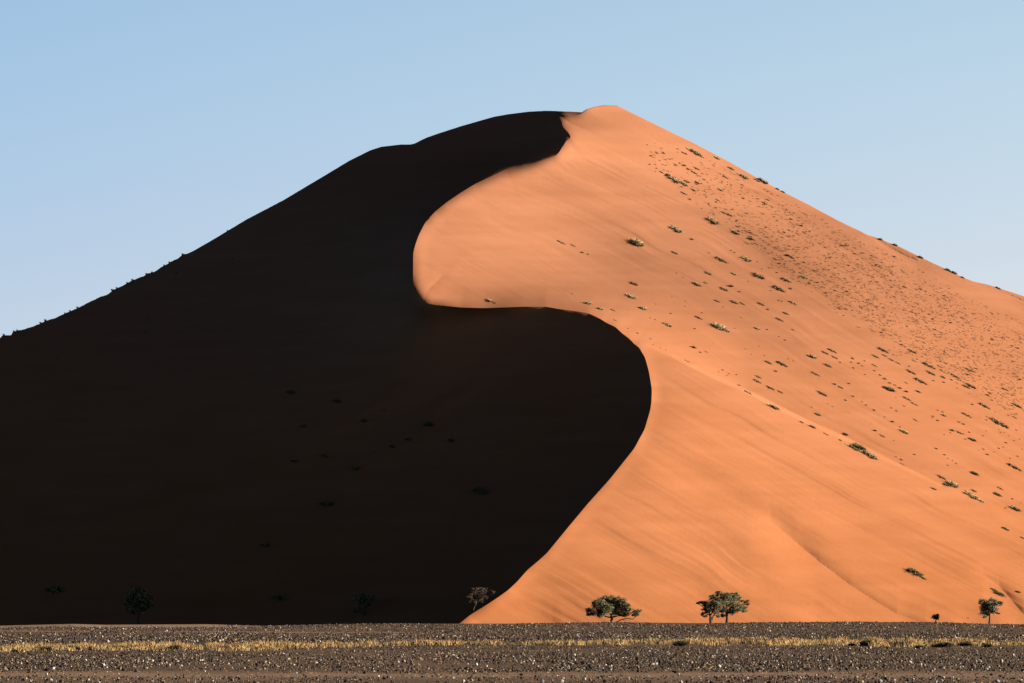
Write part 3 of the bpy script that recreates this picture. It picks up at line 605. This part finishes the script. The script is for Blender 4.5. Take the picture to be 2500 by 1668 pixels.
S(Z5, [(285,72,95,'S'),(420,148,95,'D'),(40,140,110,'D'),(465,28,95,'D'),(400,42,85,'D'),(480,80,75,'D'),(530,122,28,'t'),(635,90,45,'t'),(620,122,30,'t'),(680,130,32,'t'),(712,153,32,'t'),
 (642,170,32,'t'),(733,110,24,'t'),(820,150,60,'D'),(822,195,28,'t'),(735,225,24,'t'),(865,232,36,'t'),(903,262,40,'t'),(945,298,32,'t'),(990,315,32,'t'),(1030,340,44,'t'),(1085,370,46,'t'),
 (825,70,95,'D'),(895,20,110,'D'),(910,68,55,'D'),(960,100,65,'D'),(1020,130,55,'D'),(1140,30,95,'D'),(1112,156,26,'t'),(1180,95,22,'t'),(1130,205,110,'D'),
 (1215,285,130,'D','long grey-straw bush ending a chain of streaks right of the marching dark tufts'),(1190,370,62,'S','small pale-topped straw bush right of the big dark bush'),(1085,295,45,'D'),
 (940,350,115,'G','big dark bush at the left end of the marching dark tufts'),(1100,435,80,'D'),(1165,480,75,'D'),(1075,495,26,'t'),(1000,422,18,'t'),(1290,155,125,'D'),(1380,160,55,'D'),(1300,215,95,'D'),
 (1505,240,95,'D'),(1410,252,50,'t'),(1318,278,26,'t'),(1412,293,28,'t'),(1640,325,115,'D'),(1600,330,85,'D'),(1715,240,30,'t'),(1630,190,80,'D'),(320,222,95,'D'),(485,310,38,'t'),(530,335,60,'D'),
 (640,412,32,'t'),(600,303,28,'t'),(375,390,105,'D'),(15,372,42,'D'),(335,565,62,'G'),(283,503,20,'t'),(575,445,36,'t'),(715,458,24,'t'),(745,485,28,'t'),(815,530,38,'t'),(460,498,20,'t'),(600,550,14,'t'),(570,543,14,'t'),
 (425,475,14,'t'),(905,587,26,'t'),(968,627,36,'t'),(1035,672,28,'t'),(1065,710,95,'S'),(885,748,60,'D'),(820,702,40,'t'),(985,787,16,'t'),(1170,615,50,'D'),(1005,537,34,'t'),(960,510,26,'t'),
 (1355,530,28,'t'),(1398,545,30,'t'),(1320,582,30,'t'),(1308,592,20,'t'),(1355,618,38,'t'),(1405,572,52,'S'),(1755,495,115,'D'),(1655,482,28,'t'),(1610,575,95,'D'),(1770,612,22,'t'),(1885,485,22,'t'),
 (1880,640,210,'D','longest dark grass streak near the right edge'),(2030,490,120,'D'),(1775,400,42,'t'),(1815,443,28,'t'),(1935,355,65,'D'),(2005,400,50,'D'),(1475,700,50,'t'),(1540,720,62,'D'),(1625,718,32,'t'),
 (1650,780,75,'G'),(1465,722,20,'t'),(1580,733,22,'t'),(1590,775,24,'t'),(1535,630,30,'t'),(1580,650,32,'t'),(1768,705,20,'t'),(1745,748,22,'t'),(1890,718,26,'t'),(1925,720,16,'t'),(1880,695,16,'t'),(2030,700,26,'t'),
 (1935,805,32,'t'),(1915,843,22,'t'),(1880,855,26,'t'),(1840,885,16,'t'),(1750,862,26,'t'),(1775,905,38,'t'),(1705,868,16,'t'),(2010,590,60,'D'),(2025,560,25,'t'),(1930,520,25,'t'),(1970,522,22,'t'),(1845,545,20,'t'),
 (1350,858,36,'t'),(1412,908,34,'t'),(1440,938,18,'t'),(1483,958,20,'t'),(1515,982,28,'t'),(1440,997,24,'t'),(2010,1015,140,'D','thick dark streak of grass low near the right edge'),(1675,1070,85,'G'),(1973,938,22,'t'),
 (2035,920,26,'t'),(2075,860,22,'t'),(2010,788,18,'t'),(2055,775,20,'t'),(1960,748,16,'t'),(1410,735,18,'t'),
 (195,630,45,'S','round bright straw tuft on the lobe shoulder, left of a pair'),(285,668,75,'S','bright straw tuft on the lobe shoulder, right of a pair'),(575,735,60,'G'),(410,735,50,'D'),(530,785,40,'t'),
 (690,850,150,'G','dark-hearted bush at the low end of the lobe shoulder'),(770,910,150,'S','straw fringe on the right of the dark-hearted bush'),(640,850,110,'S','straw fringe on the left of the dark-hearted bush'),(1050,950,36,'t'),(1055,988,48,'D'),(1005,925,18,'t'),(1155,905,30,'t'),
 (1390,1100,95,'D'),(1470,1160,140,'S','straw bush with deep dark shade below the lobe, lower right'),(1430,1165,80,'G'),(1318,1195,62,'S'),(1660,1212,62,'S'),(1640,1255,130,'S','big straw bush with a trailing tail at lower right'),
 (1720,1300,65,'S'),(1890,1195,62,'D'),(1870,1247,85,'G'),(1990,1285,30,'t'),(2060,1320,16,'t'),(2010,1365,110,'S'),(1935,1362,26,'t'),(1940,1540,60,'S')])
S((1000,200,2.613), [(510,1395,62,'S','lone straw tuft just above the flat middle stretch of the crest'),(545,1412,40,'D')])
S((2000,1250,4.7), [(1115,700,190,'G','green and straw bush alone on the smooth front lobe'),(1190,755,90,'S'),(2145,195,80,'G','small green bush high on the right of the front lobe'),(2330,295,65,'S'),(1995,890,80,'G','dark green bush over the small tree at right'),
 (2075,940,165,'G','long green bush running down above the small tree at right'),(2280,918,62,'G'),(1710,1218,30,'t')])
S(Z2, [(685,250,115,'S','straw shrub just under the right skyline near the summit'),(740,288,55,'D'),(870,298,62,'S'),(990,388,75,'D'),(600,262,55,'D'),(535,222,22,'t'),(520,355,48,'D'),(555,345,34,'t'),(385,323,24,'t'),
 (420,258,40,'t'),(300,355,30,'t'),(360,388,24,'t'),(400,420,48,'D'),(470,310,22,'t'),(315,250,18,'t'),(280,188,18,'t'),(600,365,40,'t'),(630,395,40,'t'),(680,425,65,'D'),(700,390,60,'D'),(460,448,50,'G'),(510,483,110,'S','straw shrub heading the dense scrub field at its upper left'),
 (590,520,75,'S'),(670,570,60,'D'),(1100,457,90,'S'),(1215,489,52,'S'),(765,482,42,'D'),(900,570,55,'S'),(740,518,24,'t'),(695,500,26,'t'),(625,505,40,'t'),(590,600,60,'D'),(645,652,32,'t'),(805,690,30,'t'),(1045,883,46,'D'),(1280,685,52,'S'),(1405,936,42,'D'),(930,765,60,'D'),(980,785,60,'D'),
 (840,835,115,'S','straw shrub below the left edge of the dense scrub field'),(1035,935,75,'S'),(1170,990,52,'G'),(1620,1315,72,'S'),(1580,1275,42,'D'),(1725,1358,36,'t'),(1480,1130,52,'G')])
SK = [(1855,437),(1868,445),(1898,459,'s'),(1912,468),(2150,583),(2186,597),(2248,627),(2315,657),(2331,665),(2350,676),(2438,701),(10,818),(36,806),(43,806),(100,787),(112,781),(160,765),(172,758),(190,751),(275,706),(286,702),(311,690),(324,683),(358,668),(372,666),(402,646),(414,639),(446,619),(556,562)]
DK = [(710,959,36),(826,980,36),(889,1028,27),(937,1001,18),(740,1040,33),(719,1126,30),(794,1114,30),(871,1144,39),(960,1091,27),(996,1073,27),(1047,1037,45),(1103,1076,33),(1181,1201,66),(797,1231,60),(648,1332,42),(916,1106,15),(690,1462,60),(132,1442,75),(569,631,18),(362,783,20),(357,811,16),(228,797,14),(431,666,18),(541,671,14),(138,876,14)]
LM = [(1552,592,'the largest straw shrub'),(1651,560,'the upper straw shrub with a thin tail'),(1371,593,'the lone flat streak high on the bowl'),(1548,692,'the dark shrub below the largest straw shrub'),
 (1568,752,'the lowest straw shrub above the shadow bend'),(1440,744,'the pair at the second shadow bend'),(1752,797,'the longest pale straw patch'),(1850,925,'the tangled bush over the lobe shoulder'),(1825,959,'the pale grass on the lobe shoulder'),
 (1630,795,'the tail-less straw tuft'),(1703,695,'the bushy straw shrub in mid slope'),(1762,635,'the long dark streak in mid slope'),(1823,632,'the straw shrub below the scrub field'),(1902,706,'the long slanting streak in mid slope'),
 (1982,871,'the yellow-topped shrub in mid slope'),(2108,792,'the upper chain of long streaks'),(2172,950,'the big dark bush'),(2249,932,'the grey-straw bush ending a chain'),(2240,957,'the small pale-topped bush'),(2225,987,'the dark pair right of the big bush'),
 (2205,1054,'the tailed straw bush in the right hollow'),(2104,871,'the head of the marching tufts'),(1996,1012,'the green tuft over the shoulder'),(1982,1041,'the bright pair on the shoulder'),(2110,1101,'the dark-hearted bush'),
 (2154,1064,'the thin streak above the dark-hearted bush'),(2320,1183,'the straw bush with deep shade'),(2372,1212,'the big straw bush with a tail'),(2476,1241,'the straw bush at the right edge'),(2475,1143,'the thick streak at the right edge'),
 (2440,1034,'the longest streak near the right edge'),(2362,1015,'the black-shaded bush above the hollow'),(2380,1073,'the olive bush in a tuft cluster'),(2288,1002,'the close group of five tufts'),(2403,990,'the spiky streak left of the right edge'),(2310,1112,'the diagonal row of tufts at right'),
 (2380,945,'the grey bush under the scrub rim'),(2270,895,'the long streak under the scrub rim'),(1697,372,'the straw shrub near the summit'),(1646,438,'the straw shrub heading the scrub'),(1741,540,'the straw shrub at the scrub edge'),(1817,431,'the straw shrub under the skyline bump'),
 (1965,677,'the straw shrub under the scrub corner'),(1208,735,'the lone tuft over the flat crest'),(2237,1399,'the bush alone on the smooth lobe'),(2440,1450,'the long green bush over the small tree'),(2455,1293,'the small green bush high at right'),
 (1690,880,'the lobe shoulder near its start'),(2050,615,'the middle of the scrub field'),(2180,700,'the scrub below the skyline crease'),(2290,790,'the scrub under the skyline shrubs'),(2400,880,'the lower right scrub'),(2460,960,'the scrub at the right edge'),(1900,560,'the scrub under the skyline pair'),(2130,800,'the lower scrub rim')]
LMD = [(710,959,'the leftmost upper dim bush'),(889,1028,'the middle dim bush'),(1047,1037,'the long dim streak'),(1181,1201,'the longest dim bush'),(797,1231,'the largest dim bush'),(648,1332,'the lone low dim bush'),(690,1462,'the dim bush left of the black tree'),
 (132,1442,'the dim bush at the far left foot'),(365,905,'the upper left of the shade'),(220,1180,'the far left of the shade'),(560,680,'the shade under the left skyline'),(719,1126,'the round dim bush')]
ORD = ['nearest','second','third','fourth','fifth','sixth','seventh','eighth','ninth','tenth','eleventh','twelfth','thirteenth','fourteenth','fifteenth','sixteenth','seventeenth','eighteenth','nineteenth','twentieth']
def relative_labels(items, marks):
    """items: (u, v, phrase) -> 'second tiny dark tuft upper left of the big dark bush', every one its own"""
    out = [None]*len(items); groups = {}
    for i, (u, v, ph) in enumerate(items):
        d = sorted((math.hypot(u-m[0], v-m[1]), m) for m in marks); dist, m = d[0] if d[0][0] > 6 else d[1]
        a = math.degrees(math.atan2(m[1]-v, u-m[0])) % 360
        s = ['right of', 'upper right of', 'above', 'upper left of', 'left of', 'lower left of', 'below', 'lower right of'][int((a+22.5)//45) % 8]
        groups.setdefault((ph, s, m[2]), []).append((dist, i))
    for (ph, s, mk), L in groups.items():
        L.sort()
        for k, (_, i) in enumerate(L): out[i] = ('%s %s %s %s' % (ORD[min(k, 19)], ph, s, mk)) if len(L) > 1 else '%s %s %s' % (ph, s, mk)
    return out
def shrub_things():
    used = {}
    def add(u, v, Lpx, k, lab, group, cat, hx=1.0):
        used[lab] = used.get(lab, 0)+1
        Y = float(depth(np.array([u]), np.array([v]))[0]); L = Lpx*Y/F
        r = random.randrange(4); me = PROTO[k][r]
        if k in 'SG' and Lpx > 15:
            t = bpy.data.objects.new('dune_shrub', None); link(t); t.empty_display_size = .3
            place(t, u, v, L, hs=random.uniform(.75, 1.0)*(1.0 if k == 'S' else .9)*hx)
            obj('foliage', me, M_BLADE, t); obj('stems', STEMS[r % 3], M_BLADE, t)
        else:
            t = obj('grass_tuft' if k != 'G' and k != 'S' else 'dune_shrub', me, M_BLADE); place(t, u, v, L, hs=random.uniform(.8, 1.15)*hx)
        tag(t, lab, cat, group)
    NM = {'S': 'straw shrub', 'G': 'green shrub', 'D': 'dark grass streak', 't': 'tiny dark tuft'}; CT = {'S': 'shrub', 'G': 'shrub', 'D': 'grass tuft', 't': 'grass tuft'}
    GR = {'S': 'straw shrubs on the lit slope', 'G': 'green shrubs on the lit slope', 'D': 'dark grass streaks on the lit slope', 't': 'tiny tufts on the lit slope'}
    L = [s for s in SHRUBS if s[0] < 2510]
    rel = relative_labels([(u, v, NM[k]) for u, v, l, k, lab in L if not lab], LM); j = 0
    for (u, v, l, k, lab) in L:
        if not lab: lab = rel[j]; j += 1
        add(u, v, l*(1.12 if k == 'D' else 1.0), k, lab, GR[k], CT[k])
    for side, sel in (('left', [s for s in SK if s[0] < 1200]), ('right', [s for s in SK if s[0] > 1200])):
        sel = sorted(sel, key=lambda s: s[0])
        for i, it in enumerate(sel):
            u = it[0]; vs = float(np.interp(u, SKY[:, 0], SKY[:, 1]))
            add(u, vs+1.2, random.uniform(12, 18), 'D' if side == 'left' or random.random() < .5 else 'S', 'spiky shrub on the %s skyline, %s from the photo edge upwards' % (side, ORD[i if side == 'left' else len(sel)-1-i].replace('nearest', 'first')) , 'shrubs on the dune skyline', 'shrub', 2.4)
    rel = relative_labels([(u, v, 'dim shrub in the black shade') for u, v, l in DK], LMD)
    for (u, v, l), lab in zip(DK, rel): add(u, v, l*.9, 'G' if l > 26 else 'D', lab, 'shrubs in the shaded face', 'shrub')
    return used
LABELS = shrub_things()

# dense scrub field below the right skyline: individuals along its lower rim, the rest uncountable
RIM = np.array([(1585,392),(1640,447),(1700,498),(1760,540),(1830,592),(1880,632),(1950,678),(2010,720),(2080,765),(2150,815),(2230,868),(2300,900),(2380,948),(2560,1040),(3000,1260)], float)
def scrub():
    pts = []
    g = np.random.default_rng(21)
    while len(pts) < 7800:
        u = g.uniform(1590, 2960, 4000); lo = np.interp(u, RIM[:, 0], RIM[:, 1])+14*vnoise(u/50, u*0, 93)+abs(g.normal(0, 14, 4000)); hi = np.interp(u, SKY[:, 0], SKY[:, 1])+np.interp(u, [1600, 1900, 2100, 2300, 2500, 2950], [26, 16, 20, 36, 62, 110])
        t = g.random(4000); v = hi+(lo-hi)*t
        dens = np.clip((lo-hi)/235., .15, 1)*(.72+.28*vnoise(u/40, v/25+u/60, 91))*np.where(t < .12, .5, 1)*np.where(t > .93, .45, 1)*np.where(u < 1700, .45, 1)*np.interp(u, [1600, 1750, 1900, 2100, 2500], [.38, .40, .62, .95, 1.3])
        m = (g.random(4000) < dens) & (hi < lo); pts += list(zip(u[m], v[m], t[m]))
    pts = np.array(g.permutation(pts)[:7800]); o = np.argsort(-pts[:, 2]); pts = pts[o]
    size = np.clip(.17+.05*pts[:, 2]**3+g.gamma(2., .055, len(pts)), .15, .85)*np.clip(1.25-(pts[:, 0]-1650)/2600, .75, 1.3)
    P = point(pts[:, 0], pts[:, 1]); Q = point(pts[:, 0]+14, pts[:, 1]+7.6); D = Q-P; D /= np.linalg.norm(D, axis=1, keepdims=True)
    big = np.argsort(-size)[:75]; bs = set(big.tolist())
    big = [i for i in big if pts[i, 0] < 2490]
    rel = relative_labels([(pts[i, 0], pts[i, 1], 'bigger scrub tuft') for i in big], LM)
    for j, i in enumerate(big):
        u, v = pts[i, :2]
        t = obj('grass_tuft', PROTO['t'][i % 4] if i % 3 else PROTO['D'][i % 4], M_BLADE); place(t, u, v, size[i]*1.1*(1 if i % 3 else 1.5), hs=.9)
        tag(t, rel[j], 'grass tuft', 'bigger tufts in the dense scrub field')
    rest = np.array([i for i in range(len(pts)) if i not in bs]); k = 9; N = len(rest)
    p = np.repeat(P[rest], k, 0); d = np.repeat(D[rest], k, 0); s = np.repeat(size[rest], k)[:, None]
    base = p+d*s*g.uniform(-.5, .5, (N*k, 1))+g.normal(0, .10, (N*k, 3))*s*np.array([1, 1, 0])
    dirs = np.stack([g.normal(0, .7, N*k), g.normal(0, .7, N*k), np.ones(N*k)*.7], 1)
    tone = np.repeat(g.random(N), k)[:, None]
    c = np.where(tone < .6, np.array([.05, .038, .026]), np.where(tone < .9, np.array([.10, .08, .035]), np.array([.24, .18, .09])))*g.uniform(.7, 1.3, (N*k, 1))
    V, Fa, C = blades(base-np.array([0, 0, .03]), dirs, s[:, 0]*g.uniform(.35, .7, N*k), np.clip(s[:, 0]*.13, .03, .1), g.uniform(0, .3, N*k), c)
    o = obj('scrub', np_mesh('scrub', V, Fa, False, C), M_BLADE)
    tag(o, 'dense field of tiny dark tufts covering the upper right flank of the dune', 'scrub', kind='stuff')
scrub()

# dark bushes standing in the grass band, photo (u, v foot, width px, label)
BUSH = [(38,1594,14,'dark low bush in the grass band by the left edge'),(108,1591,22,'dark bush under the grass band, second from left'),(182,1590,22,'brown bush at the lower rim of the grass band, left'),(298,1588,24,'rounded black-green bush in the left grass band'),
 (425,1586,22,'dark arching bush in the grass band, left of a low pair'),(474,1585,18,'flat dark bush in the grass band, right of a low pair'),(552,1586,16,'small dark bush below the black tree in the grass band'),(1655,1577,26,'brown hollow bush in the grass band below the paired trees'),
 (1820,1572,14,'dark bush in the grass band right of the paired trees'),(2076,1578,14,'small dark bush in the grass band, left of a big dark one'),(2110,1578,28,'biggest dark bush in the right grass band'),(2190,1578,24,'dark bush in the grass band below the smooth front lobe'),(2217,1576,12,'little dark bush right of a larger one in the band'),
 (2240,1582,16,'dark bush at the lower rim below the small round bush'),(2282,1580,14,'brown bush at the lower rim of the band, left of a dark pair'),(2310,1580,26,'wide dark bush in the band, left of the far right tree'),(2355,1578,20,'greenish dark bush in the band below the far right tree'),(2415,1580,18,'dark bush in the band near the right edge')]
def bushes():
    for i, (u, v, w, lab) in enumerate(BUSH):
        Y = CH*F/(v-HV); L = w*Y/F; x = (u-CU)*Y/F
        t = bpy.data.objects.new('low_bush', None); link(t); t.location = (x, Y, float(gz(x, Y))); t.scale = (L*1.1, L, L*1.25); t.rotation_euler = (0, 0, random.uniform(0, 6))
        obj('foliage', DB[i % 2], M_BLADE, t); obj('stems', STEMS[i % 3], M_BLADE, t)
        tag(t, lab, 'bush', 'dark bushes in the grass band')
DB = [tuft_mesh('foliage', 420, .75, .8, [(.03,.03,.014),(.05,.045,.02),(.035,.04,.016),(.09,.08,.035)], up=1.0, width=.05, cl=6, seed=500+j) for j in range(2)]
bushes()

# ---------------------------------------------------------------- trees
def tube(pts, radii, seg=6):
    pts = np.array(pts, float); n = len(pts); V = []
    for i in range(n):
        d = pts[min(i+1, n-1)]-pts[max(i-1, 0)]; d /= (np.linalg.norm(d)+1e-9)
        a = np.cross(d, (.3, .9, .1)); a /= np.linalg.norm(a); b = np.cross(d, a)
        for k in range(seg):
            t = 2*math.pi*k/seg; V.append(pts[i]+radii[i]*(a*math.cos(t)+b*math.sin(t)))
    Fa = [(i*seg+k, i*seg+(k+1) % seg, (i+1)*seg+(k+1) % seg, (i+1)*seg+k) for i in range(n-1) for k in range(seg)]
    return np.array(V), np.array(Fa)
def curve3(a, b, sag, g, n=7):
    a = np.array(a); b = np.array(b); t = np.linspace(0, 1, n)[:, None]; L = np.linalg.norm(b-a)
    return a+(b-a)*t+np.sin(t*math.pi)*np.array([g.normal(0, .06), g.normal(0, .06), sag])*L+np.r_[np.zeros((1, 3)), g.normal(0, .018*L, (n-2, 3)), np.zeros((1, 3))]
def joinq(parts):
    off = 0; V = []; Fa = []
    for v, f in parts: V.append(v); Fa.append(f+off); off += len(v)
    return np.concatenate(V), np.concatenate(Fa)
def tree(name, z, Y, trunk, forks, clumps, label, cols, r0=.17, leaf=.085, dens=1.0, depthr=1.0, seed=1, extra=(), cat='tree', group=None, foot=None):
    g = np.random.default_rng(seed); s = z[2]
    def W(x, y, dy=0): p = at(z[0]+x/s, z[1]+y/s, Y); return np.array([p.x, p.y+dy, p.z])
    base = W(*trunk[0]); base[2] -= .35
    if foot is not None: base = np.array(foot)
    root = bpy.data.objects.new(name, None); link(root); root.location = base; root.empty_display_size = .5
    tag(root, label, cat, group)
    tp = [base]+[W(*p) for p in trunk[1:]]
    tp = np.array(tp); t = np.linspace(0, 1, 9); tt = np.linspace(0, 1, len(tp))
    tp = np.stack([np.interp(t, tt, tp[:, k]) for k in range(3)], 1); tp[1:-1] += g.normal(0, .03, (7, 3))
    rad = r0*(1.25-.6*t); rad[0] *= 1.25
    tv, tf = tube(tp, rad, 8)
    obj('trunk', np_mesh('trunk', tv-base, tf, True), M_BARK, root)
    top = tp[-1]; forkp = [tp[5], tp[6], tp[7], tp[8]]
    cl = [(W(x, y, g.uniform(-1, 1)*depthr*(1.0 if i % 3 else .3)), rx/s*Y/F, ry/s*Y/F) for i, (x, y, rx, ry) in enumerate(clumps)]
    # main limbs: nearest groups of clumps by angle
    ang = [math.atan2(c[0][2]-top[2], c[0][0]-top[0]) for c in cl]; order = np.argsort(ang); ng = max(3, min(6, len(cl)//3))
    twigs = []; leaves_c = []; leaves_s = []
    for grp in np.array_split(order, ng):
        cen = np.mean([cl[i][0] for i in grp], 0); st = forkp[g.integers(0, 4)]
        midp = st+(cen-st)*.55; lp = curve3(st, midp, -.03, g, 5); parts = [tube(lp, np.linspace(r0*.55, r0*.34, 5), 6)]
        for i in grp:
            c, rx, rz = cl[i]; bp = curve3(midp, c, .06, g, 6); parts.append(tube(bp, np.linspace(r0*.30, r0*.10, 6), 5))
            nsub = int(max(8, 28*(rx*rz/.35)**.85*dens)); ry = (rx+rz)/2
            for _ in range(nsub):
                q = g.normal(size=3); q = q/np.linalg.norm(q)*g.random()**.45; e = c+q*np.array([rx, ry, rz])*1.02
                tw = curve3(bp[g.integers(2, 6)], e, .05, g, 4); parts.append(tube(tw, np.linspace(r0*.07, .008, 4), 3))
                leaves_c.append(e); leaves_s.append(np.clip(min(rx, rz)*.5, .15, .32)*g.uniform(.7, 1.2))
        v, f = joinq(parts); obj('limb', np_mesh('limb', v-base, f, True), M_BARK, root)
    for pl, ra in extra:
        pp = [W(*p) for p in pl]; v, f = tube(pp, np.linspace(ra, ra*.35, len(pp)), 6); obj('limb', np_mesh('limb', v-base, f, True), M_BARK, root)
    C0 = np.array(leaves_c); S0 = np.array(leaves_s); n = len(C0); k = 46
    q = g.normal(size=(n*k, 3)); q *= (g.random((n*k, 1))**.5)/np.linalg.norm(q, axis=1, keepdims=True)
    P = np.repeat(C0, k, 0)+q*np.repeat(S0, k)[:, None]*np.array([1.25, 1.25, .85])+np.array([0, 0, .03])
    a = g.normal(size=(n*k, 3)); a[:, 2] *= .6; a /= np.linalg.norm(a, axis=1, keepdims=True); b = np.cross(a, g.normal(size=(n*k, 3))); b /= np.linalg.norm(b, axis=1, keepdims=True)
    L = leaf*g.uniform(.6, 1.3, (n*k, 1)); Vq = np.stack([P-a*L, P+b*L*.32, P+a*L, P-b*L*.32], 1).reshape(-1, 3)-base
    tone = np.repeat(g.random(n), k)[:, None]; c = np.where(tone < .5, np.array(cols[0]), np.where(tone < .8, np.array(cols[1]), np.array(cols[2])))*g.uniform(.75, 1.3, (n*k, 1))
    fq = np.arange(n*k*4).reshape(-1, 4)
    obj('crown', np_mesh('crown', Vq, fq, False, np.repeat(c, 4, 0)), M_LEAF, root)
    return root
Z7 = (1380, 1400, 4.7); Z6 = (2000, 1250, 4.7); Z8 = (1000, 1350, 4.7); Z3b = (250, 1350, 3.133)
TG = [(.16,.155,.07),(.11,.11,.05),(.21,.195,.10)]; TGR = [(.17,.15,.095),(.12,.105,.065),(.22,.19,.125)]
tree('acacia_tree', Z7, 822, [(535,572),(535,540),(528,500),(520,470)], 4,
 [(470,310,90,48),(380,340,70,46),(335,372,45,36),(560,300,80,42),(640,330,75,46),(690,375,55,46),(722,410,45,36),(275,425,45,34),(295,470,55,26),(390,440,90,50),(480,400,90,60),(580,420,95,60),(660,445,75,45),
  (380,488,70,18),(650,482,75,24),(820,452,48,32),(790,480,42,16),(848,430,26,18),(440,360,70,40),(520,350,80,40),(600,370,70,40)],
 'wide umbrella-shaped green tree with a low branch reaching right, middle of the plain edge', TG, .20, .095, 1.0, 1.8, 3,
 extra=[([(580,566),(640,532),(720,515),(770,527),(805,500),(818,465)], .09), ([(640,532),(700,545),(760,528)], .03)])
tree('acacia_tree', Z7, 825, [(1853,575),(1858,500),(1852,450),(1850,420)], 4,
 [(1770,238,48,32),(1715,272,55,38),(1850,262,88,42),(1945,262,68,38),(1990,292,38,32),(2065,330,50,28),(2092,352,26,26),(2050,395,55,28),(1960,395,75,48),(1875,340,88,56),(1785,330,88,58),(1800,425,55,48),(1800,485,45,22),(1900,445,55,36),(2050,438,34,16),(1850,300,80,40)],
 'taller green tree on the right of the overlapping pair', TG, .19, .095, 1.0, 1.6, 5)
tree('acacia_tree', Z7, 819, [(1676,575),(1668,530),(1662,490),(1655,460)], 4,
 [(1560,335,45,20),(1520,345,26,12),(1600,350,58,32),(1680,340,78,36),(1740,370,58,46),(1690,415,85,46),(1612,425,55,38),(1582,470,34,20),(1600,495,26,12),(1738,440,46,36),(1752,490,26,16),(1640,380,60,36)],
 'shorter grey-green forked tree on the left of the overlapping pair', TGR, .19, .09, .9, 1.2, 8, extra=[([(1680,550),(1690,505),(1715,470),(1735,440)], .13)])
tree('acacia_tree', Z6, 822, [(1950,1282),(1957,1220),(1955,1180),(1945,1140)], 4,
 [(1885,1040,58,42),(1985,1028,60,36),(2060,1055,50,26),(2085,1042,24,16),(1925,1090,80,50),(1885,1145,42,48),(1990,1115,56,42),(2045,1160,30,12),(1895,1195,26,22),(1968,1070,70,48),(1925,1180,34,28),(1990,1160,30,18)],
 'small grey-green tree standing alone near the right edge', TGR, .13, .085, 1.35, .9, 12)
tree('round_bush', Z6, 823, [(1338,1255),(1338,1235),(1336,1225)], 3, [(1330,1195,34,26),(1348,1215,34,28),(1305,1212,28,14),(1352,1188,24,20),(1335,1222,30,20)],
 'small round dark bush at the foot of the right sand folds', [(.07,.075,.03),(.05,.05,.025),(.12,.11,.05)], .06, .07, 1.2, .35, 15, cat='bush')
p0 = point(1154, 1487)[0]
tree('bare_tree', Z8, float(p0[1])-1.5, [(735,640),(748,605),(760,580),(768,555)], 4,
 [(740,440,62,42),(820,450,70,50),(695,500,45,34),(800,515,80,44),(725,555,45,20),(940,455,36,24),(870,500,50,30),(760,490,70,40)],
 'brown thorny tree half lit at the foot of the crest shadow', [(.085,.055,.035),(.06,.04,.028),(.11,.075,.05)], .09, .07, .6, 1.2, 18, foot=(p0[0], p0[1]-1.0, p0[2]-.5))
p1 = point(885, 1510)[0]
tree('acacia_tree', Z3b, float(p1[1])+.8, [(1990,545),(2000,490),(2010,440)], 4, [(1960,350,50,34),(2010,340,50,30),(2060,360,46,36),(2000,390,50,30),(1955,430,40,24),(1940,450,22,16)],
 'black tree silhouette in the shade, left of the crest foot', TG, .14, .1, .8, .8, 21, foot=(p1[0], p1[1], p1[2]-.4))
tree('acacia_tree', Z3b, 882, [(272,550),(275,500),(280,450)], 4, [(280,290,50,30),(240,340,70,40),(320,350,70,40),(200,390,50,34),(280,400,80,40),(350,400,50,30),(260,440,70,30),(200,430,30,20)],
 'wide black tree barely seen in the shade at far left', TG, .2, .11, .8, 1.4, 24)
print('things', len([o for o in scene.objects if o.parent is None]), 'dup labels', [k for k, n in LABELS.items() if n > 1][:20])
